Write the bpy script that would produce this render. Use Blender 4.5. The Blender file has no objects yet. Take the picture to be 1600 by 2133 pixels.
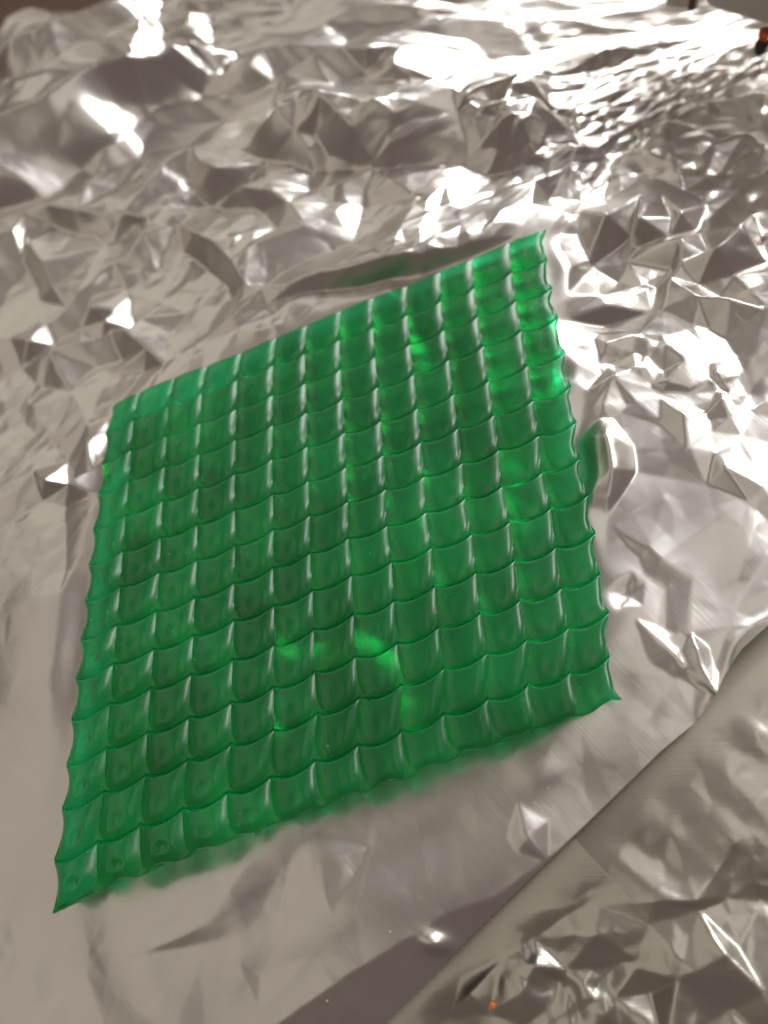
import bpy, math, random
import numpy as np
from mathutils import Vector, Matrix
from mathutils.geometry import delaunay_2d_cdt

S = bpy.context.scene
COL = S.collection
# ------------------------------------------------------------------ camera
FPX = 1602.0                                    # focal length in pixels of a 1600 x 2133 photograph
CAM = np.array([0.14409812, -0.82765932, 1.72337316])
ROT = np.array([[0.89117197, -0.45366564, 0.0], [-0.41025491, -0.80589678, 0.42687385], [-0.193658, -0.38041801, -0.90431118]])
cd = bpy.data.cameras.new('camera')
cam = bpy.data.objects.new('camera', cd); COL.objects.link(cam)
X, Yv, Zv = ROT[:, 0], -ROT[:, 1], -ROT[:, 2]
cam.matrix_world = Matrix(((X[0], Yv[0], Zv[0], CAM[0]), (X[1], Yv[1], Zv[1], CAM[1]), (X[2], Yv[2], Zv[2], CAM[2]), (0, 0, 0, 1)))
cd.sensor_fit = 'HORIZONTAL'; cd.sensor_width = 36.0; cd.lens = 36.0 * FPX / 1600.0
cd.clip_start = 0.01; cd.clip_end = 200
cd.dof.use_dof = True; cd.dof.focus_distance = 1.76; cd.dof.aperture_fstop = 0.92
S.camera = cam

# ------------------------------------------------------------------ light: a dim room, a window, pale walls and ceiling, an added side lamp
W = bpy.data.worlds.new('World'); S.world = W; W.use_nodes = True
W.node_tree.nodes['Background'].inputs[0].default_value = (0.155, 0.120, 0.105, 1)
W.node_tree.nodes['Background'].inputs[1].default_value = 1.0
def area(name, loc, aim, w, h, rad, col, spread=180):
    l = bpy.data.lights.new(name, 'AREA'); l.shape = 'RECTANGLE'; l.size = w; l.size_y = h
    l.energy = rad * math.pi * w * h; l.color = col; l.spread = math.radians(spread)
    o = bpy.data.objects.new(name, l); COL.objects.link(o)
    o.location = loc
    o.rotation_euler = (Vector(aim) - Vector(loc)).to_track_quat('-Z', 'Y').to_euler()
    return o
area('window_light', (8.3, 6.2, 5.7), (0, 0, 1.5), 6.0, 5.4, 12.0, (1.0, 0.985, 0.965))
area('ceiling_light', (-8.0, 3.5, 10), (-8.0, 3.5, 0), 12.0, 17.0, 0.38, (1.0, 0.94, 0.80))
area('ceiling_light', (3.3, -1.8, 10.2), (3.3, -1.8, 0), 2.7, 6.8, 0.78, (1.0, 0.935, 0.84))
area('added_side_light', (10.8, 0.4, 9.0), (0, 0, 0), 2.6, 2.6, 16.0, (1.0, 0.98, 0.95))  # added lamp, not a known window: gives highlights on the lower left scales
area('wall_light', (-1.5, 16, 9.0), (0, 0, 0), 15.0, 7.0, 0.60, (1.0, 0.955, 0.82))
S.view_settings.view_transform = 'Standard'; S.view_settings.look = 'None'
S.view_settings.exposure = -0.12; S.view_settings.gamma = 1.0
S.render.engine = 'CYCLES'
cy = S.cycles
cy.max_bounces = 14; cy.glossy_bounces = 8; cy.transmission_bounces = 12; cy.diffuse_bounces = 3
cy.caustics_reflective = True; cy.caustics_refractive = True; cy.blur_glossy = 0.3
cy.sample_clamp_indirect = 8.0; cy.use_denoising = True

# ------------------------------------------------------------------ helpers
def P(px, py, z=0.0):
    """point of the level plane at height z seen at a photograph pixel: used to lay things out on the table"""
    px = np.asarray(px, float); py = np.asarray(py, float)
    dx = (px - 800) / FPX; dy = (py - 1066.5) / FPX
    D = [ROT[i, 0] * dx + ROT[i, 1] * dy + ROT[i, 2] for i in range(3)]
    k = (z - CAM[2]) / D[2]
    return np.stack([CAM[0] + k * D[0], CAM[1] + k * D[1]], -1)
def PIX(x, y, z=0.0):
    q = np.stack([np.asarray(x) - CAM[0], np.asarray(y) - CAM[1], np.zeros_like(np.asarray(x)) + z - CAM[2]], -1)
    c = q @ ROT
    return 800 + FPX * c[..., 0] / c[..., 2], 1066.5 + FPX * c[..., 1] / c[..., 2]
def mesh_obj(name, verts, faces, mat=None, parent=None, smooth=True):
    me = bpy.data.meshes.new(name)
    verts = np.asarray(verts, np.float32).reshape(-1, 3)
    if isinstance(faces, np.ndarray):
        n, k = faces.shape
        me.vertices.add(len(verts)); me.vertices.foreach_set('co', verts.ravel())
        me.loops.add(n * k); me.loops.foreach_set('vertex_index', faces.ravel().astype(np.int32))
        me.polygons.add(n); me.polygons.foreach_set('loop_start', np.arange(0, n * k, k, dtype=np.int32))
        me.update(calc_edges=True)
    else:
        me.from_pydata(verts.tolist(), [], faces); me.update()
    if smooth: me.polygons.foreach_set('use_smooth', np.ones(len(me.polygons), bool))
    if mat: me.materials.append(mat)
    o = bpy.data.objects.new(name, me); COL.objects.link(o)
    if parent: o.parent = parent
    return o
def tag(o, label=None, cat=None, group=None, kind=None):
    if label: o['label'] = label
    if cat: o['category'] = cat
    if group: o['group'] = group
    if kind: o['kind'] = kind
    return o
def empty(name, loc=(0, 0, 0)):
    o = bpy.data.objects.new(name, None); COL.objects.link(o); o.location = loc; return o
def grid_faces(nv, nu):
    i = np.arange(nv * nu).reshape(nv, nu)
    return np.stack([i[:-1, :-1].ravel(), i[:-1, 1:].ravel(), i[1:, 1:].ravel(), i[1:, :-1].ravel()], 1)
def sstep(x, a, b):
    t = np.clip((x - a) / (b - a), 0, 1); return t * t * (3 - 2 * t)
def material(name):
    m = bpy.data.materials.new(name); m.use_nodes = True
    nt = m.node_tree; return m, nt, nt.nodes['Principled BSDF']

# ------------------------------------------------------------------ materials
def foil_mat(name, ang, rough, col, rough2=0.36):
    m, nt, b = material(name)
    N, L = nt.nodes, nt.links
    b.inputs['Metallic'].default_value = 1.0
    b.inputs['Base Color'].default_value = (*col, 1)
    tc = N.new('ShaderNodeTexCoord'); mp = N.new('ShaderNodeMapping'); mp.vector_type = 'TEXTURE'
    mp.inputs['Rotation'].default_value = (0, 0, ang); mp.inputs['Scale'].default_value = (1.0, 0.012, 1)
    L.new(tc.outputs['Object'], mp.inputs['Vector'])
    n1 = N.new('ShaderNodeTexNoise'); n1.inputs['Scale'].default_value = 5.0; n1.inputs['Detail'].default_value = 5
    L.new(mp.outputs[0], n1.inputs['Vector'])
    n2 = N.new('ShaderNodeTexNoise'); n2.inputs['Scale'].default_value = 7.0; n2.inputs['Detail'].default_value = 4
    L.new(tc.outputs['Object'], n2.inputs['Vector'])
    mr = N.new('ShaderNodeMapRange'); mr.inputs[1].default_value = 0.3; mr.inputs[2].default_value = 0.7
    mr.inputs[3].default_value = rough * 0.75; mr.inputs[4].default_value = rough * 1.35
    L.new(n2.outputs[0], mr.inputs[0]); L.new(mr.outputs[0], b.inputs['Roughness'])
    bp = N.new('ShaderNodeBump'); bp.inputs['Strength'].default_value = 0.08; bp.inputs['Distance'].default_value = 0.004
    L.new(n1.outputs[0], bp.inputs['Height'])
    L.new(bp.outputs[0], b.inputs['Normal'])
    b2 = N.new('ShaderNodeBsdfPrincipled'); b2.inputs['Metallic'].default_value = 1.0; b2.inputs['Base Color'].default_value = (*col, 1)
    b2.inputs['Roughness'].default_value = rough2; L.new(bp.outputs[0], b2.inputs['Normal'])
    mx = N.new('ShaderNodeMixShader'); mx.inputs[0].default_value = 0.70
    L.new(b.outputs[0], mx.inputs[1]); L.new(b2.outputs[0], mx.inputs[2]); L.new(mx.outputs[0], N['Material Output'].inputs[0])
    return m
EA, EB = P(970, 1965), P(1455, 1500)
AX = (EB - EA) / np.linalg.norm(EB - EA); BX = np.array([-AX[1], AX[0]])
ANG = math.atan2(BX[1], BX[0])
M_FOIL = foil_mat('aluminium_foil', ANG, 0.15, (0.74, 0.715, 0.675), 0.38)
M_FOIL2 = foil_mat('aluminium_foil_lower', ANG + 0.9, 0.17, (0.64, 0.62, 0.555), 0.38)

def jelly(name, rough, coat=False):
    m, nt, b = material(name)
    b.inputs['Base Color'].default_value = (0.013, 0.68, 0.215, 1)
    N, L = nt.nodes, nt.links                                     # uneven green: cloudiness, plus patchy light off the foil put into the colour
    tc = N.new('ShaderNodeTexCoord'); nz = N.new('ShaderNodeTexNoise'); nz.inputs['Scale'].default_value = 5.5; nz.inputs['Detail'].default_value = 3
    rp = N.new('ShaderNodeValToRGB'); rp.color_ramp.elements[0].position = 0.33; rp.color_ramp.elements[1].position = 0.70
    rp.color_ramp.elements[0].color = (0.004, 0.49, 0.155, 1); rp.color_ramp.elements[1].color = (0.018, 0.77, 0.30, 1)
    L.new(tc.outputs['Object'], nz.inputs['Vector']); L.new(nz.outputs[0], rp.inputs[0]); L.new(rp.outputs[0], b.inputs['Base Color'])
    b.inputs['Roughness'].default_value = rough
    b.inputs['IOR'].default_value = 1.34
    b.inputs['Transmission Weight'].default_value = 0.9
    if coat:
        b.inputs['Coat Weight'].default_value = 1.0; b.inputs['Coat IOR'].default_value = 1.45; b.inputs['Coat Roughness'].default_value = 0.31; b.inputs['Specular IOR Level'].default_value = 0.12
    return m
M_SCALE = jelly('green_jelly_top', 0.22, True)
M_BACK = jelly('green_jelly_back', 0.42)

# ------------------------------------------------------------------ foil relief
rng = np.random.default_rng(11)
def facet_noise(A, B, cell, amp, seed, weight=None, traced=None, thin=None, wide=1.0):
    """piecewise-flat relief: a random triangulation with random heights"""
    r = np.random.default_rng(seed)
    a0, a1, b0, b1 = A.min(), A.max(), B.min(), B.max()
    ca = cell * wide; na, nb = int((a1 - a0) / ca) + 3, int((b1 - b0) / cell) + 3
    gx, gy = np.meshgrid(np.arange(na), np.arange(nb))
    px = a0 + (gx - 1 + r.uniform(-.48, .48, gx.shape) + 0.5 * (gy % 2)) * ca
    py = b0 + (gy - 1 + r.uniform(-.48, .48, gx.shape)) * cell
    pts = np.stack([px.ravel(), py.ravel()], 1)
    h = r.uniform(-1, 1, len(pts)) * amp
    ia = np.clip(np.searchsorted(A[0], pts[:, 0]), 0, A.shape[1] - 1); ib = np.clip(np.searchsorted(B[:, 0], pts[:, 1]), 0, A.shape[0] - 1)
    if weight is not None: h = h * weight[ib, ia]
    keep = np.ones(len(pts), bool)
    if thin is not None: keep &= r.uniform(0, 1, len(pts)) > thin[ib, ia]
    if traced is not None:
        tp, th = traced
        dmin = np.min(np.hypot(pts[:, None, 0] - tp[None, :, 0], pts[:, None, 1] - tp[None, :, 1]), 1)
        keep &= dmin > 0.42 * cell
        pts = np.concatenate([pts[keep], tp]); h = np.concatenate([h[keep], th])
    else:
        pts, h = pts[keep], h[keep]
    vs, _, tris, orig, _, _ = delaunay_2d_cdt([Vector(p) for p in pts], [], [], 0, 1e-7, True)
    vs = np.array(vs); hh = np.array([h[o[0]] for o in orig])
    out = np.zeros(A.shape)
    av, bv = A[0, :], B[:, 0]
    for t in tris:
        p = vs[list(t)]; hv = hh[list(t)]
        i0, i1 = np.searchsorted(av, [p[:, 0].min(), p[:, 0].max()])
        j0, j1 = np.searchsorted(bv, [p[:, 1].min(), p[:, 1].max()])
        if i1 <= i0 or j1 <= j0: continue
        xa, xb = av[i0:i1][None, :], bv[j0:j1][:, None]
        d = (p[1, 1] - p[2, 1]) * (p[0, 0] - p[2, 0]) + (p[2, 0] - p[1, 0]) * (p[0, 1] - p[2, 1])
        if abs(d) < 1e-12: continue
        l0 = ((p[1, 1] - p[2, 1]) * (xa - p[2, 0]) + (p[2, 0] - p[1, 0]) * (xb - p[2, 1])) / d
        l1 = ((p[2, 1] - p[0, 1]) * (xa - p[2, 0]) + (p[0, 0] - p[2, 0]) * (xb - p[2, 1])) / d
        l2 = 1 - l0 - l1
        ins = (l0 >= -1e-6) & (l1 >= -1e-6) & (l2 >= -1e-6)
        out[j0:j1, i0:i1] = np.where(ins, l0 * hv[0] + l1 * hv[1] + l2 * hv[2], out[j0:j1, i0:i1])
    return out
def smooth_noise(A, B, f, seed, n=7):
    r = np.random.default_rng(seed); out = np.zeros(A.shape)
    for k in range(n):
        t = r.uniform(0, 6.283); ff = f * r.uniform(.6, 1.5)
        out += np.sin((A * math.cos(t) + B * math.sin(t)) * ff * 6.283 + r.uniform(0, 6.283) + 0.7 * np.sin((A * math.sin(t) - B * math.cos(t)) * ff * 3.1 + r.uniform(0, 6)))
    return out / n ** .5
def blur(h, n=1, c=4):
    for _ in range(n):
        p = np.pad(h, 1, mode='edge')
        h = (p[:-2, 1:-1] + p[2:, 1:-1] + p[1:-1, :-2] + p[1:-1, 2:] + c * p[1:-1, 1:-1]) / (4 + c)
    return h
def blob(px, py, cx, cy, rx, ry, ang=0.0):
    c, s = math.cos(ang), math.sin(ang)
    u = ((px - cx) * c + (py - cy) * s) / rx; v = (-(px - cx) * s + (py - cy) * c) / ry
    return np.exp(-(u * u + v * v))
def crease(WX, WY, pts, h, wl, wr, soft=0.0, ends=0.9):
    """a tent-shaped fold along a polyline (photograph pixels): height h, foot widths wl / wr in table units"""
    q = P([p[0] for p in pts], [p[1] for p in pts])
    k = 0.6 * min(wl, wr); WX = WX + k * JX; WY = WY + k * JY
    best = np.full(WX.shape, 1e9); sgn = np.zeros(WX.shape); par = np.zeros(WX.shape)
    seg = np.linalg.norm(q[1:] - q[:-1], axis=1); tot = seg.sum(); acc = 0
    for k in range(len(q) - 1):
        d = q[k + 1] - q[k]; L2 = d @ d
        t = np.clip(((WX - q[k][0]) * d[0] + (WY - q[k][1]) * d[1]) / L2, 0, 1)
        ex = WX - q[k][0] - t * d[0]; ey = WY - q[k][1] - t * d[1]
        dd = np.hypot(ex, ey); s = d[0] * ey - d[1] * ex
        m = dd < best
        best = np.where(m, dd, best); sgn = np.where(m, s, sgn); par = np.where(m, (acc + t * seg[k]) / tot, par)
        acc += seg[k]
    tap = np.clip(np.minimum(par, 1 - par) / (ends * 0.5 + 1e-6), 0, 1) if ends > 0 else 1.0
    tap = 0.12 + 0.88 * tap
    prof = np.clip(1 - best / (np.where(sgn > 0, wl, wr) * tap), 0, 1)
    if soft: prof = (1 - soft) * prof + soft * (prof * prof * (3 - 2 * prof))
    return h * prof * tap

def spaced(lo, hi, f0, f1, fine, coarse):
    mid = np.arange(f0, f1, fine)
    a = f0 - np.cumsum(np.linspace(fine, coarse, 400)); a = a[a > lo][::-1]
    b = f1 + np.cumsum(np.linspace(fine, coarse, 400)) - fine; b = b[b < hi]
    return np.concatenate([a, mid, b])
def wob(a, seed, f, amp):
    r = np.random.default_rng(seed); o = 0
    for k in range(5): o = o + np.sin(a * f * (1.7 ** k) + r.uniform(0, 6.3)) * amp / (1.6 ** k)
    return o

# --- the upper foil
edge_px = [(560, 2370), (700, 2231), (800, 2135), (880, 2058), (970, 1965), (1130, 1806), (1290, 1650), (1380, 1562), (1455, 1500), (1491, 1449), (1515, 1400), (1545, 1352), (1600, 1302), (1700, 1215), (1800, 1130)]
eq = P([p[0] for p in edge_px], [p[1] for p in edge_px])
ea, eb = (eq - EA) @ AX, (eq - EA) @ BX
av = spaced(-2.2, 3.1, -1.15, 1.55, 0.0042, 0.03)
bv = np.concatenate([np.arange(0, 1.7, 0.0042), 1.7 + np.cumsum(np.linspace(0.0045, 0.014, 320))])
bv = bv[bv < 4.4]
A, B0 = np.meshgrid(av, bv)
eo = np.interp(A, ea, eb, left=eb[0], right=eb[-1])
eo = blur(eo, 2)
bmax = np.where(A < 0.75, 3.6 - 0.15 * (0.75 - A), 3.6 - (A - 0.75) * 1.03) + wob(A, 3, 9.0, 0.025)
B = B0 + eo * np.exp(-B0 / 0.5)
B = np.where(B0 > 1.2, 1.2 + (B - 1.2) * (bmax - 1.2) / (bv[-1] - 1.2), B)
WX = EA[0] + A * AX[0] + B * BX[0]; WY = EA[1] + A * AX[1] + B * BX[1]
PX, PY = PIX(WX, WY)
# how crumpled: strong behind the sheet and to its right, calm at the left, under and in front of it
calm = np.clip(1.15 * blob(PX, PY, 40, 1450, 230, 520) + 1.1 * blob(PX, PY, 1390, 1330, 230, 300) + 1.2 * blob(PX, PY, 500, 2050, 800, 260, -0.45)
               + 1.1 * blob(PX, PY, 1440, 1010, 230, 190) + 0.55 * blob(PX, PY, 1050, 1650, 500, 160, -0.6) + 1.1 * blob(PX, PY, 1340, 930, 150, 130), 0, 1)
under = np.clip(1.3 * blob(PX, PY, 680, 1200, 430, 460, -0.35), 0, 1)
amp = (1 - calm) * (1 - 0.15 * under)
amp = np.clip(amp, 0.0, 1) * (1 - 0.75 * blob(PX, PY, 190, 290, 240, 90, -0.5))
back = sstep(-PY - 0.4 * PX, -1150, -650)
fine = np.clip(blob(PX, PY, 1450, 190, 330, 210), 0, 1)
far = sstep(B, 0.9, 1.9)
CREASES = [
    ([(545, 612), (640, 588), (760, 572), (900, 548), (1000, 520), (1085, 488)], 0.058, 0.25, 0.032, 0, 0.2),
    ([(140, 603), (230, 670), (333, 752)], 0.065, 0.15, 0.060),
    ([(172, 603), (240, 637), (335, 682)], 0.030, 0.08, 0.030),
    ([(364, 447), (432, 510), (520, 592)], 0.060, 0.12, 0.055),
    ([(395, 307), (447, 359), (510, 388)], 0.080, 0.16, 0.080),
    ([(655, 240), (720, 290), (780, 345)], 0.060, 0.10, 0.090),
    ([(388, -40), (386, 30), (390, 100), (410, 195)], 0.05, 0.08, 0.08),
    ([(190, 350), (240, 290), (275, 240)], 0.05, 0.10, 0.10),
    ([(0, 455), (120, 425), (300, 440)], 0.05, 0.16, 0.06),
    ([(30, 480), (90, 540), (115, 625)], 0.050, 0.12, 0.060),
    ([(230, 530), (300, 485), (365, 450)], 0.050, 0.09, 0.09),
    ([(60, 965), (140, 1010), (208, 1032)], 0.045, 0.20, 0.055),
    ([(170, 870), (190, 950), (208, 1032)], 0.035, 0.06, 0.10),
    ([(600, 170), (700, 130), (830, 150)], 0.07, 0.20, 0.10),
    ([(480, 185), (540, 110), (620, 80)], 0.05, 0.12, 0.12),
    ([(560, 330), (570, 420), (640, 470)], 0.05, 0.10, 0.08),
    ([(1040, 160), (1110, 230), (1150, 285)], 0.08, 0.10, 0.12),
    ([(1060, 250), (1130, 275), (1200, 205)], 0.07, 0.16, 0.10),
    ([(1085, 360), (1160, 395), (1260, 385), (1350, 330)], -0.06, 0.16, 0.09),
    ([(1200, 440), (1280, 470), (1400, 460)], 0.06, 0.14, 0.10),
    ([(1210, 470), (1260, 560), (1370, 590)], -0.05, 0.12, 0.10),
    ([(1380, 400), (1420, 480), (1390, 580)], 0.055, 0.08, 0.10),
    ([(1420, 560), (1500, 540), (1560, 450)], 0.06, 0.10, 0.10),
    ([(1170, 640), (1240, 655), (1360, 640)], -0.03, 0.06, 0.08),
    ([(1380, 650), (1460, 620), (1600, 640)], 0.045, 0.10, 0.08),
    ([(1335, 835), (1400, 790), (1470, 770)], 0.016, 0.10, 0.08),
    ([(1335, 835), (1290, 790), (1225, 815)], 0.012, 0.07, 0.06),
    ([(1335, 835), (1325, 760), (1330, 690)], 0.014, 0.08, 0.06),
    ([(1385, 715), (1430, 760), (1470, 785)], 0.02, 0.07, 0.05),
    ([(1270, 850), (1250, 925), (1262, 985), (1232, 1042)], 0.040, 0.050, 0.055),
    ([(1430, 800), (1428, 870), (1418, 930)], 0.020, 0.05, 0.05),
    ([(1475, 790), (1500, 830), (1520, 860)], 0.02, 0.06, 0.05),
    ([(1420, 930), (1480, 960), (1590, 1010)], 0.020, 0.10, 0.05),
    ([(0, 690), (110, 720), (215, 670)], 0.045, 0.12, 0.09),
    ([(410, 700), (480, 660), (560, 640)], 0.02, 0.06, 0.04),
]
SOFT = [
    ([(520, 300), (640, 268), (740, 260), (850, 272), (960, 250), (1100, 300)], 0.115, 0.34, 0.150, 0.15, 0.3),
    ([(-80, 420), (0, 370), (125, 290), (250, 215), (385, 150), (440, 120)], 0.180, 0.42, 0.170, 0.2, 0.4),
    ([(-40, 130), (100, 110), (230, 50), (330, -20)], 0.09, 0.25, 0.12, 0.3, 0.5),
    ([(1490, 1448), (1452, 1330), (1450, 1200), (1360, 1110), (1290, 1090)], 0.013, 0.05, 0.20, 0.3, 0.5),
    ([(1340, 1290), (1430, 1400), (1492, 1449)], 0.012, 0.05, 0.05, 0.5),
    ([(1450, 1330), (1468, 1400), (1494, 1449)], 0.012, 0.030, 0.030, 0.2, 0.5),
    ([(1255, 1195), (1320, 1215), (1345, 1240)], -0.012, 0.07, 0.06, 1.0),
    ([(280, 1990), (420, 1900), (560, 1800), (690, 1700)], 0.012, 0.06, 0.06, 0.5),
    ([(1070, 1690), (1085, 1750), (1135, 1795)], 0.012, 0.08, 0.04, 0.5),
    ([(590, 1890), (660, 1810), (760, 1760)], 0.012, 0.06, 0.09, 1.0),
]
SWELLS = [(1330, 1280, 90, 120, 0.3, 0.012), (1400, 1500, 120, 60, -0.75, 0.006), (1180, 1640, 90, 40, -0.3, -0.006), (1110, 1600, 60, 50, 0.5, 0.006), (1290, 1450, 60, 90, 0.4, -0.006),
          (60, 1330, 120, 200, 0.1, 0.018), (90, 1950, 120, 160, -0.5, -0.012), (300, 2080, 90, 200, -0.6, 0.014), (900, 1760, 170, 60, -0.4, -0.016),
          (700, 1900, 200, 60, -0.5, 0.012), (1500, 1000, 80, 180, 0.1, 0.005), (1540, 1250, 80, 90, 0.2, -0.006)]
tr = []
for c in CREASES:
    q = P([p[0] for p in c[0]], [p[1] for p in c[0]]); n = len(q)
    cum = np.concatenate([[0], np.cumsum(np.linalg.norm(np.diff(q, axis=0), axis=1))])
    m = max(3, int(cum[-1] / 0.085) + 1)
    for k, d in enumerate(np.linspace(0, cum[-1], m)):
        p = np.array([np.interp(d, cum, q[:, 0]), np.interp(d, cum, q[:, 1])]); i = min(np.searchsorted(cum, d, 'right'), n - 1)
        t = q[i] - q[i - 1]; t /= np.linalg.norm(t); nr = np.array([t[1], -t[0]])
        e = min(k, m - 1 - k) / max(1, (m - 1) / 2); tap = 0.35 + 0.65 * min(1, e * 1.6)
        p = p + nr * rng.uniform(-.012, .012); hh = c[1] * tap * rng.uniform(.8, 1.15)
        tr.append((*p, hh * 0.8)); 
        if 0 < k < m - 1 or m == 3: f = p + nr * c[3] * rng.uniform(.85, 1.15) + t * rng.uniform(-.02, .02); tr.append((*f, -hh * 0.35))
        if c[2] <= 0.1: f = p - nr * c[2] * rng.uniform(.95, 1.3); tr.append((*f, -hh * 0.2))
tr = np.array(tr)
tab = np.stack([(tr[:, :2] - EA) @ AX, (tr[:, :2] - EA) @ BX], 1)
gi = np.clip(np.searchsorted(A[0], tab[:, 0]), 0, A.shape[1] - 1)
tab[:, 1] = [np.interp(b_, B[:, g_], B0[:, g_]) for b_, g_ in zip(tab[:, 1], gi)]      # actual distance to grid parameter
gate = sstep(smooth_noise(A, B, 0.9, 5), -0.7, 0.6)
gate2 = sstep(smooth_noise(A, B, 1.3, 6), 0.0, 0.5)
thinm = np.clip(0.62 * sstep(smooth_noise(A, B, 1.1, 7), -0.3, 0.5) + 0.3 * far, 0, 0.8)
Z = facet_noise(A, B0, 0.135, 0.036, 22, amp * (0.6 + 0.4 * gate), (tab, tr[:, 2]), thinm, 1.5)
Z += amp * (0.28 * facet_noise(A, B0, 0.33, 0.06, 21, wide=1.6) + facet_noise(A, B0, 0.056, 0.0120, 23, wide=1.5) * (0.26 + 0.75 * gate2) * (1 - 0.3 * far) + facet_noise(A, B0, 0.030, 0.0045, 24) * (0.28 + 0.6 * gate2 * gate) * (1 - 0.6 * far) + 1.3 * fine * facet_noise(A, B0, 0.042, 0.009, 25))
def bend(Zg, av_, bv_, A_, B_, seed, k):
    """resample the relief at gently shifted places so that fold lines curve"""
    da, db = k * smooth_noise(A_, B_, 1.9, seed) + 0.12 * k * smooth_noise(A_, B_, 5.0, seed + 1), k * smooth_noise(A_, B_, 1.9, seed + 2) + 0.12 * k * smooth_noise(A_, B_, 5.0, seed + 3)
    fi_ = np.clip(np.interp(A_ + da, av_, np.arange(len(av_))), 0, len(av_) - 1.001); fj = np.clip(np.interp(B_ + db, bv_, np.arange(len(bv_))), 0, len(bv_) - 1.001)
    i, j = fi_.astype(int), fj.astype(int); u, v = fi_ - i, fj - j
    return (Zg[j, i] * (1 - u) + Zg[j, i + 1] * u) * (1 - v) + (Zg[j + 1, i] * (1 - u) + Zg[j + 1, i + 1] * u) * v
Z = bend(Z, av, bv, A, B0, 60, 0.008)
Z += calm * (facet_noise(A, B0, 0.10, 0.0026, 26) + facet_noise(A, B0, 0.05, 0.0009, 27))
Z += 0.020 * smooth_noise(A, B, 0.55, 8) * (0.4 + 0.6 * amp) + 0.006 * calm * smooth_noise(A, B, 1.6, 9)
dd_ = (WX * 0.9 - WY * 0.4) - 0.45
Z -= 0.19 * 0.12 * np.log1p(np.exp(np.clip(dd_ / 0.12, -30, 30))) * sstep(WY, 0.0, 1.1)
JX, JY = 0.5 * smooth_noise(A, B, 2.2, 41) , 0.5 * smooth_noise(A, B, 2.2, 42)
for c in SOFT: Z += crease(WX, WY, *c)
for cx, cy_, rx, ry, an, h in SWELLS: Z += h * blob(PX, PY, cx, cy_, rx, ry, an)
# keep the foil below the jelly sheet that lies on it
cq = P([237, 1137, 1295, 114], [853, 482, 1457, 1903], 0.01)
ins = np.full(WX.shape, 9.0)
for k in range(4):
    e = cq[(k + 1) % 4] - cq[k]; e /= np.linalg.norm(e)
    ins = np.minimum(ins, -(e[0] * (WY - cq[k][1]) - e[1] * (WX - cq[k][0])))
mk = sstep(ins, -0.09, 0.01)
Zs = blur(Z, 30)
Z = Z * (1 - mk) + mk * Zs
Z = Z * (1 - mk) + mk * np.where(Z > 0.008, 0.008 + 0.1 * (Z - 0.008), Z)
# a shallow trough in the foil along the near edge of the sheet, where the foil mirrors its underside
e = cq[3] - cq[2]; L_ = np.linalg.norm(e); e /= L_
al = ((WX - cq[2][0]) * e[0] + (WY - cq[2][1]) * e[1]) / L_; di = -(e[0] * (WY - cq[2][1]) - e[1] * (WX - cq[2][0]))
Z -= 0.011 * np.exp(-((di - 0.015) / 0.055) ** 2) * sstep(al, 0.08, 0.25) * (1 - sstep(al, 0.93, 1.02)) * (0.65 + 0.35 * np.sin(al * 17 + 1))
# hem bent down along the cut edge
hw = np.interp(A, [-.6, -.24, -.1, 0, .1, .22, .43, 2], [.16, .112, .085, .062, .020, .004, .0, .0])
dn = np.clip(hw - B0, 0, None)
Z -= 0.38 * dn + 0.05 * np.exp(-B0 / 0.12) * np.interp(A, [-1, 0, 0.22, 0.9], [0.6, 0.5, 0.0, 0.0])
Z += 0.030 * np.exp(-B0 / 0.018) * sstep(A, 0.64, 0.74) * (1 + 0.4 * np.sin(A * 31)) + 0.020 * blob(PX, PY, 905, 1972, 34, 22, 0.3)
Z = blur(Z, 1, 6)
foil = mesh_obj('foil_sheet', np.stack([WX, WY, Z - 0.017], -1), grid_faces(*A.shape), M_FOIL)
tag(foil, 'large crumpled aluminium foil sheet lying under the green scaled sheet', 'foil')

# --- the lower foil, under the cut edge
av2 = spaced(-2.0, 2.4, -0.75, 1.25, 0.0042, 0.03)
bv2 = np.concatenate([-(np.arange(0, 0.75, 0.0042))[::-1] - 0.0, ])
bv2 = np.concatenate([-0.75 - np.cumsum(np.linspace(0.005, 0.03, 60))[::-1], bv2, np.arange(0.02, 0.5, 0.02)])
A2, B2 = np.meshgrid(av2, bv2)
X2 = EA[0] + A2 * AX[0] + B2 * BX[0]; Y2 = EA[1] + A2 * AX[1] + B2 * BX[1]
QX, QY = PIX(X2, Y2)
cr = np.clip(1.3 * blob(QX, QY, 1270, 2110, 430, 150, -0.2) + 0.5 * blob(QX, QY, 1610, 1950, 110, 140), 0, 1) + 0.20
g2 = sstep(smooth_noise(A2, B2, 1.6, 44), -0.4, 0.8)
Z2 = facet_noise(A2, B2, 0.066, 0.026, 31, cr, None, 0.35 * sstep(smooth_noise(A2, B2, 2.0, 45), -0.2, 0.5)) + cr * (0.25 + 0.75 * g2) * (facet_noise(A2, B2, 0.042, 0.0105, 32) + facet_noise(A2, B2, 0.022, 0.0035, 33))
Z2 = bend(Z2, av2, bv2, A2, B2, 70, 0.007)
Z2 += (1 - 0.5 * np.clip(cr, 0, 1)) * (0.006 * smooth_noise(A2 * 1.5, B2 * 0.8 + A2 * 0.9, 1.7, 12) + 0.003 * smooth_noise(A2 * 1.5, B2 * 0.7 + A2, 4.2, 13))
Z2 = blur(Z2, 1, 6)
bs = np.interp(A2, [-1, -.24, 0, .3, .9], [-.25, -.22, -.18, -.115, -.10])
Z2 = Z2 * (1 - sstep(B2, -0.13, -0.02)) - 0.05 * sstep(B2, -0.02, 0.3) + bs
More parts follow.
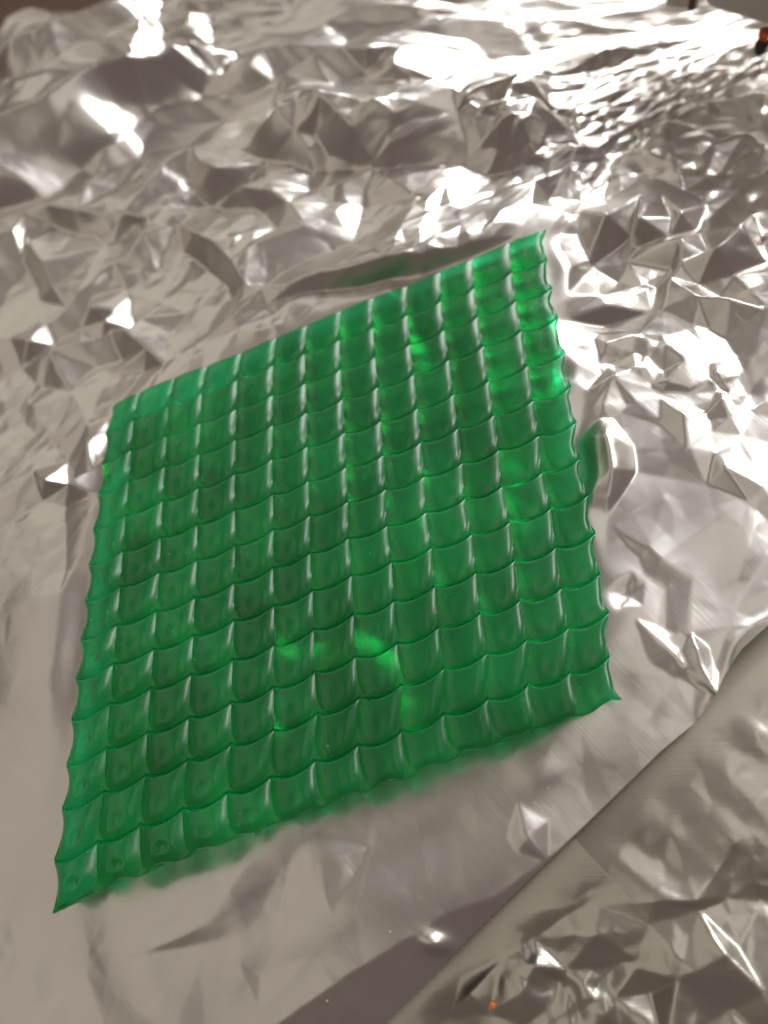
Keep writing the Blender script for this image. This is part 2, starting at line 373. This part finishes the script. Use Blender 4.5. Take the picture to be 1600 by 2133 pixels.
foil2 = mesh_obj('foil_sheet', np.stack([X2, Y2, Z2], -1), grid_faces(*A2.shape), M_FOIL2)
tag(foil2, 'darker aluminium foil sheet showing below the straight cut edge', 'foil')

# ------------------------------------------------------------------ table under everything
m, nt, b = material('brown_wood'); N, L = nt.nodes, nt.links
tc = N.new('ShaderNodeTexCoord'); mp = N.new('ShaderNodeMapping'); mp.inputs['Scale'].default_value = (0.7, 7, 1); mp.inputs['Rotation'].default_value = (0, 0, 0.4)
nz = N.new('ShaderNodeTexNoise'); nz.inputs['Scale'].default_value = 2.5; nz.inputs['Detail'].default_value = 8
rp = N.new('ShaderNodeValToRGB'); rp.color_ramp.elements[0].color = (0.030, 0.014, 0.008, 1); rp.color_ramp.elements[1].color = (0.13, 0.062, 0.035, 1)
L.new(tc.outputs['Object'], mp.inputs[0]); L.new(mp.outputs[0], nz.inputs[0]); L.new(nz.outputs[0], rp.inputs[0]); L.new(rp.outputs[0], b.inputs['Base Color'])
b.inputs['Roughness'].default_value = 0.45
tg = np.array([[-9, -9, -0.42], [9, -9, -0.42], [9, 12, -0.42], [-9, 12, -0.42]])
tag(mesh_obj('table_surface', tg, [(0, 1, 2, 3)], m, smooth=False), kind='structure')

# ------------------------------------------------------------------ things on the foil at its far right corner, and a crumb
def plain(name, col, rough=0.5, **k):
    m, nt, b = material(name); b.inputs['Base Color'].default_value = (*col, 1); b.inputs['Roughness'].default_value = rough
    for q, v in k.items(): b.inputs[q].default_value = v
    return m
def rbox(name, p0, p1, depth, z0, z1, r, mat, parent):
    """box with rounded edges standing on the line p0-p1, going away from it"""
    import bmesh
    p0, p1 = np.array(p0), np.array(p1); d = p1 - p0; w = np.linalg.norm(d); d = d / w
    bm = bmesh.new(); bmesh.ops.create_cube(bm, size=1)
    for v in bm.verts: v.co = (v.co.x * w, v.co.y * depth, v.co.z * (z1 - z0))
    bmesh.ops.bevel(bm, geom=bm.edges[:], offset=r, segments=5, profile=0.5, affect='EDGES')
    nrm = np.array([-d[1], d[0]]); c = (p0 + p1) / 2 + nrm * depth / 2
    me = bpy.data.meshes.new(name); R = Matrix.Rotation(math.atan2(d[1], d[0]), 4, 'Z')
    bm.transform(R); bm.transform(Matrix.Translation((c[0], c[1], (z0 + z1) / 2))); bm.to_mesh(me); bm.free()
    me.polygons.foreach_set('use_smooth', np.ones(len(me.polygons), bool)); me.materials.append(mat)
    o = bpy.data.objects.new(name, me); COL.objects.link(o); o.parent = parent
    return o
def lathe(name, loc, prof, mat, parent, seg=20):
    v, f = [], []
    for r, z in prof:
        for k in range(seg):
            t = 2 * math.pi * k / seg; v.append((loc[0] + r * math.cos(t), loc[1] + r * math.sin(t), loc[2] + z))
    for i in range(len(prof) - 1):
        for k in range(seg):
            a, b = i * seg + k, i * seg + (k + 1) % seg; f.append((a, b, b + seg, a + seg))
    return mesh_obj(name, v, f, mat, parent)
t = tag(empty('pale_box'), 'pale grey box with a rounded lower edge at the far corner of the foil', 'box')
rbox('body', P(1449, 24, .02), P(1720, 104, .02), 0.5, 0.02, 0.75, 0.05, plain('pale_plastic', (0.62, 0.59, 0.55), 0.45), t)
t = tag(empty('small_carton'), 'small pale carton with a brown stripe, beside the larger grey box', 'carton')
rbox('body', P(1384, 16, .01), P(1452, 22, .01), 0.25, 0.01, 0.5, 0.01, plain('pale_card', (0.66, 0.60, 0.56), 0.6), t)
q0, q1 = P(1433, 20.2, .01), P(1446, 21.4, .01); nn = np.array([-(q1 - q0)[1], (q1 - q0)[0]]); nn /= np.linalg.norm(nn)
rbox('stripe', q0 - nn * .004, q1 - nn * .004, 0.02, 0.012, 0.498, 0.002, plain('brown_card', (0.12, 0.05, 0.035), 0.6), t)
t = tag(empty('amber_peg'), 'tiny amber peg with a dark foot standing under the grey box', 'peg')
q = P(1584, 106, 0.0)
lathe('foot', (q[0], q[1], -0.01), [(0, 0), (.010, 0), (.018, .010), (.020, .028), (.018, .040), (0, .042)], plain('dark_brown', (0.035, 0.022, 0.018), 0.3), t)
lathe('cap', (q[0], q[1], 0.032), [(0, 0), (.014, .001), (.015, .010), (.018, .022), (.017, .030), (0, .032)], plain('amber', (0.5, 0.10, 0.02), 0.2, **{'Transmission Weight': 0.5}), t)
def crumb(px, py, z, r, mat, label, seed):
    rr = np.random.default_rng(seed); c = P(px, py, z); v, f = [], []
    for a in range(5):
        for b in range(8):
            th = math.pi * a / 4; ph = 2 * math.pi * b / 8; q = r * rr.uniform(.7, 1.25)
            v.append((c[0] + q * math.sin(th) * math.cos(ph), c[1] + q * math.sin(th) * math.sin(ph), z + .6 * q * math.cos(th)))
    for a in range(4):
        for b in range(8): f.append((a * 8 + b, a * 8 + (b + 1) % 8, a * 8 + 8 + (b + 1) % 8, a * 8 + 8 + b))
    return tag(mesh_obj('crumb', v, f, mat, smooth=False), label, 'crumb')
cw = P(1026, 2095, -0.19); ca, cb = (cw - EA) @ AX, (cw - EA) @ BX
cz = Z2[np.argmin(np.abs(bv2 - cb)), np.argmin(np.abs(av2 - ca))]
crumb(1026, 2095, cz + 0.004, 0.0075, plain('orange_crumb', (0.85, 0.26, 0.05), 0.6), 'tiny orange crumb lying on the lower crumpled foil', 3)

# ------------------------------------------------------------------ the green scaled sheet
NC = 13
L_px = [(237, 853), (223, 907), (215, 971), (207, 1035), (197, 1105), (188, 1180), (180, 1254), (171, 1335), (161, 1417), (152, 1500), (142, 1594), (133, 1686), (117, 1792), (114, 1903)]
R_px = [(1137, 482), (1142, 544), (1151, 604), (1164, 665), (1178, 737), (1190, 808), (1202, 881), (1209, 957), (1228, 1031), (1240, 1112), (1252, 1195), (1268, 1276), (1271, 1367), (1295, 1457)]
T_px = [(237, 853), (295, 822), (367, 792), (435, 767), (506, 739), (579, 708), (642, 682), (712, 652), (780, 625), (850, 600), (918, 571), (986, 544), (1063, 510), (1137, 482)]
B_px = [(114, 1903), (209, 1860), (300, 1823), (391, 1788), (485, 1753), (577, 1720), (672, 1684), (763, 1650), (855, 1621), (945, 1583), (1037, 1551), (1122, 1521), (1210, 1494), (1295, 1457)]
ZS = 0.012
fi = np.arange(NC + 1.0)
def sheet_z(s, t):
    """the soft sheet sags in the middle and curls up towards its lower left corner"""
    u, v = s / NC, t / NC
    return (0.006 * np.sin(s * 0.5 + 0.4) * np.sin(t * 0.42 + 1.0) + 0.010 * u * v * v + 0.003 * np.sin(s * 0.9 - t * 0.7)
            + 0.016 * np.clip(1 - u, 0, 2) ** 2.5 * (0.15 + 0.75 * v))
def border(l, s, t):
    return np.array([P(p[0], p[1], ZS + z) for p, z in zip(l, sheet_z(s + 0 * fi, t + 0 * fi))])
Lw, Rw, Tw, Bw = border(L_px, 0, fi), border(R_px, NC, fi), border(T_px, fi, 0), border(B_px, fi, NC)
def along(arr, t):
    """Catmull-Rom through the nodes of one border"""
    t = np.clip(np.asarray(t, float), 0, NC); i = np.minimum(t.astype(int), NC - 1); f = (t - i)[..., None]
    g = lambda k: arr[np.clip(k, 0, NC)]
    p0, p1, p2, p3 = g(i - 1), g(i), g(i + 1), g(i + 2)
    p0 = np.where((i == 0)[..., None], 2 * p1 - p2, p0); p3 = np.where((i == NC - 1)[..., None], 2 * p2 - p1, p3)
    return 0.5 * (2 * p1 + (p2 - p0) * f + (2 * p0 - 5 * p1 + 4 * p2 - p3) * f * f + (3 * p1 - p0 - 3 * p2 + p3) * f ** 3)
def sheet_xy(s, t):
    """lattice coordinates (columns s, rows t) to the table: Coons patch between the four borders"""
    s = np.asarray(s, float); t = np.asarray(t, float)
    u, v = (s / NC)[..., None], (t / NC)[..., None]
    c = (1 - v) * along(Tw, s) + v * along(Bw, s) + (1 - u) * along(Lw, t) + u * along(Rw, t)
    c -= (1 - u) * (1 - v) * Tw[0] + u * (1 - v) * Tw[-1] + (1 - u) * v * Bw[0] + u * v * Bw[-1]
    return c
def edge_pull(s, t, su, tv):
    """cut borders are nibbled between the points of the scales"""
    f = t - np.floor(np.minimum(t, NC - 1e-6)); g = np.sin(math.pi * np.clip(f, 0, 1)) ** 0.8
    ds = 0.13 * g * np.exp(-s / 0.35) - 0.12 * g * np.exp(-(NC - s) / 0.35)
    ds = ds + 0.02 * np.sin(t * 9.1 + 1.3) * np.exp(-(NC - s) / 0.2)
    h = s - np.floor(np.minimum(s, NC - 1e-6))
    dt = 0.04 * np.sin(s * 7.3) * np.exp(-(NC - t) / 0.3) - 0.05 * np.sin(math.pi * h) * np.exp(-(NC - t) / 0.3)
    return s + ds, t + dt
SC = 0.15
def scallop(u, j):
    """sag of the border under row j-1 (j = 0: straight top cut, j = 13: straight bottom cut)"""
    if j == 0 or j == NC: return 0 * u
    return SC * (1 - np.abs(2 * u - 1) ** 2.2) 
T0 = 0.012
def relief(u, v, D, nu, dim, cu, cvv):
    """pillow with soft shoulders at the sides, slow rise at the top, abrupt lower lip"""
    x = np.abs(2 * u - 1)
    y = np.clip((v - 0.28) / 0.72, 0, 1)
    n = 4.0
    r = (x ** n + y ** n) ** (1 / n)                      # straight sides above, rounded corners below
    z = D * np.clip(1 - r ** nu, 0, 1) * (1 - np.exp(-v / 0.03)) * (0.82 + 0.18 * np.clip(v / 0.5, 0, 1))
    rr = np.sqrt((u - cu) ** 2 + (v - cvv) ** 2)
    z = z - 0.0055 * (np.exp(-(v / 0.022) ** 2) + np.exp(-((1 - v) / 0.02) ** 2))
    return T0 + z - dim * np.exp(-(rr / 0.12) ** 2) + 0.35 * dim * np.exp(-((rr - 0.2) / 0.07) ** 2) * np.clip(1 - r ** 6, 0, 1)
root = empty('scaled_sheet', (0, 0, 0))
tag(root, 'green translucent jelly sheet embossed with rows of square scales', 'scaled sheet')
NU = 19
us = 0.5 - 0.5 * np.cos(np.linspace(0, math.pi, NU)); us = 0.6 * us + 0.4 * np.linspace(0, 1, NU)
vs_ = np.concatenate([[0, .015, .035, .06, .1, .17], np.linspace(.26, .84, 8), [.885, .92, .945, .965, .982, 1.0]])
prm = {}
rs = np.random.default_rng(4)
for j in range(NC):
    for i in range(NC):
        left = 1 - i / (NC - 1)
        dm = left ** 1.4 * (0.3 + 0.7 * j / 12)
        prm[i, j] = ((0.0098 - 0.0024 * (1 - left) + 0.0115 * dm) * rs.uniform(.85, 1.15), 3.9 - 1.5 * dm + 0.8 * (1 - left) + rs.uniform(-.4, .4), (0.0007 + 0.0068 * dm) * rs.uniform(.8, 1.2), .52 + rs.uniform(-.03, .03), .58 + rs.uniform(-.03, .03))
def place(u, v, i, j, zz):
    b0, b1 = scallop(u, j), 1 + scallop(u, j + 1)
    s = i + u; t = j + b0 + v * (b1 - b0)
    s, t = edge_pull(s, t, u, v)
    xy = sheet_xy(s, t)
    return np.concatenate([xy, (ZS + sheet_z(s, t) + zz)[..., None]], -1)
rim = {}
for j in range(NC):
    for i in range(NC):
        U, V = np.meshgrid(us, vs_)
        zt = relief(U, V, *prm[i, j])
        G = place(U, V, i, j, zt)
        rows = [G]
        G2 = np.concatenate([r if r.ndim == 3 else r[None] for r in rows], 0)
        rim[i, j] = G2
        mesh_obj('scale', G2.reshape(-1, 3), grid_faces(G2.shape[0], NU)[:, ::-1].copy(), M_SCALE, root)
# the underside and cut sides of the sheet
vv, ff = [], []
def add(p): vv.append(tuple(p)); return len(vv) - 1
ns = NC * 4
gs, gt = np.meshgrid(np.linspace(0, NC, ns + 1), np.linspace(0, NC, ns + 1))
s_, t_ = edge_pull(gs, gt, gs, gt)
xy = sheet_xy(s_, t_); bot = np.concatenate([xy, (ZS + sheet_z(s_, t_))[..., None]], -1)
base = [[add(bot[r, c]) for c in range(ns + 1)] for r in range(ns + 1)]
for r in range(ns):
    for c in range(ns):
        ff.append((base[r][c], base[r][c + 1], base[r + 1][c + 1], base[r + 1][c]))
def skirt(line):
    """from a top rim line down to the underside plane"""
    a = [add(p) for p in line]
    q = [add((p[0], p[1], p[2] - d)) for p, d in zip(line, drop)]
    for k in range(len(a) - 1): ff.append((a[k], a[k + 1], q[k + 1], q[k]))
for side in range(4):
    for k in range(NC):
        if side == 0: g = rim[k, 0][0]; i_, j_, U_, V_ = k, 0, us, 0 * us
        elif side == 1: g = rim[NC - 1, k][:len(vs_), -1]; i_, j_, U_, V_ = NC - 1, k, 1 + 0 * vs_, vs_
        elif side == 2: g = rim[k, NC - 1][len(vs_) - 1][::-1]; i_, j_, U_, V_ = k, NC - 1, us[::-1], 1 + 0 * us
        else: g = rim[0, k][:len(vs_), 0][::-1]; i_, j_, U_, V_ = 0, k, 0 * vs_, vs_[::-1]
        drop = relief(U_, V_, *prm[i_, j_])
        skirt(g)
mesh_obj('backing', vv, ff, M_BACK, root)

# ------------------------------------------------------------------ ragged bits of the moulding along the near edge
def prism(name, pix, z, th, mat, parent):
    q = P([p[0] for p in pix], [p[1] - 7 for p in pix], z); n = len(q)
    v = [(*p, z + th + 0.0015 * math.sin(3.1 * k)) for k, p in enumerate(q)] + [(*p, z) for p in q]
    f = [tuple(range(n))[::-1], tuple(range(n, 2 * n))] + [(k, (k + 1) % n, n + (k + 1) % n, n + k) for k in range(n)]
    return mesh_obj(name, v, f, mat, parent, smooth=False)
m, nt, b = material('green_jelly_thin'); b.inputs['Base Color'].default_value = (0.20, 0.62, 0.36, 1); b.inputs['Roughness'].default_value = 0.2
b.inputs['Transmission Weight'].default_value = 0.55; b.inputs['IOR'].default_value = 1.4
for pix in ([(116, 1903), (138, 1882), (170, 1868), (204, 1853), (206, 1864), (196, 1872), (184, 1884), (160, 1889), (140, 1897)],
            [(318, 1818), (330, 1809), (343, 1803), (346, 1808), (336, 1817), (322, 1823)],
            [(360, 1802), (376, 1796), (392, 1786), (394, 1791), (380, 1800), (364, 1806)],
            [(530, 1742), (540, 1734), (548, 1738), (544, 1747), (534, 1750)],
            [(745, 1658), (760, 1649), (768, 1654), (762, 1672), (757, 1664)]):
    prism('edge_flash', pix, ZS + 0.002, 0.004, m, root)

# ------------------------------------------------------------------ dust and lint
rd = np.random.default_rng(8); dv, df, dmi = [], [], []
def speck(x, y, z, r, mi):
    o = len(dv); a = rd.uniform(0, 6.28)
    for k in range(4): dv.append((x + r * math.cos(a + k * 1.571) * rd.uniform(.6, 1.3), y + r * math.sin(a + k * 1.571) * rd.uniform(.6, 1.3), z))
    dv.append((x, y, z + r)); dv.append((x, y, z - r * .6))
    for k in range(4): df.append((o + k, o + (k + 1) % 4, o + 4)); df.append((o + (k + 1) % 4, o + k, o + 5)); dmi.extend((mi, mi))
def sheet_top(s, t):
    i, j = min(int(s), NC - 1), min(int(t), NC - 1); g = rim[i, j]; u, v = s - i, t - j
    c = g.reshape(-1, 3); xy_ = sheet_xy(np.array(s), np.array(t)); k = np.argmin(np.hypot(c[:, 0] - xy_[0], c[:, 1] - xy_[1]))
    return xy_[0], xy_[1], c[k, 2]
for k in range(46):
    x, y, z = sheet_top(rd.uniform(.2, 12.8), rd.uniform(.3, 12.7)); speck(x, y, z + .0006, rd.choice([.0009, .0013, .0019], p=[.5, .35, .15]), int(rd.uniform() < .45))
FZ = Z - 0.017
for k in range(150):
    px_, py_ = rd.uniform(20, 1580), rd.uniform(850, 2110)
    w = P(px_, py_, -0.015); a_, b_ = (w - EA) @ AX, (w - EA) @ BX
    if b_ < 0.06: continue
    gi_ = np.argmin(np.abs(av - a_)); gj_ = np.argmin(np.abs(B[:, gi_] - b_))
    if ins[gj_, gi_] > -0.02: continue
    speck(WX[gj_, gi_], WY[gj_, gi_], FZ[gj_, gi_] + .0008, rd.choice([.0008, .0012, .0017], p=[.55, .35, .1]), 0)
dst = mesh_obj('dust_specks', dv, df, plain('pale_dust', (0.80, 0.76, 0.66), 0.8), smooth=False)
dst.data.materials.append(plain('dark_dust', (0.03, 0.025, 0.02), 0.8)); dst.data.polygons.foreach_set('material_index', np.array(dmi, np.int32))
tag(dst, 'fine pale and dark dust specks scattered over sheet and foil', kind='stuff')
def fibre(pix, z, r, mat, label):
    q = P([p[0] for p in pix], [p[1] for p in pix], z); v, f = [], []
    for k, p in enumerate(q):
        d = q[min(k + 1, len(q) - 1)] - q[max(k - 1, 0)]; d /= np.linalg.norm(d); n_ = np.array([-d[1], d[0]])
        for c in range(6): t_ = c * math.pi / 3; v.append((*(p + n_ * r * math.cos(t_)), z + r * math.sin(t_) + 0.002 * math.sin(k * 1.3)))
    for k in range(len(q) - 1):
        for c in range(6): f.append((k * 6 + c, k * 6 + (c + 1) % 6, k * 6 + 6 + (c + 1) % 6, k * 6 + 6 + c))
    return tag(mesh_obj('lint_fibre', v, f, mat), label, 'lint', 'lint fibres on the green sheet')
lm = plain('dark_lint', (0.02, 0.025, 0.02), 0.7)
fibre([(479, 1167), (484, 1169), (491, 1168), (495, 1163), (496, 1156), (494, 1152)], 0.036, 0.0010, lm, 'tiny hooked dark fibre near the middle of the green sheet')
fibre([(836, 1268), (838, 1276), (843, 1281), (842, 1290), (848, 1297), (851, 1306)], 0.033, 0.0007, lm, 'thin wavy dark fibre right of centre on the green sheet')
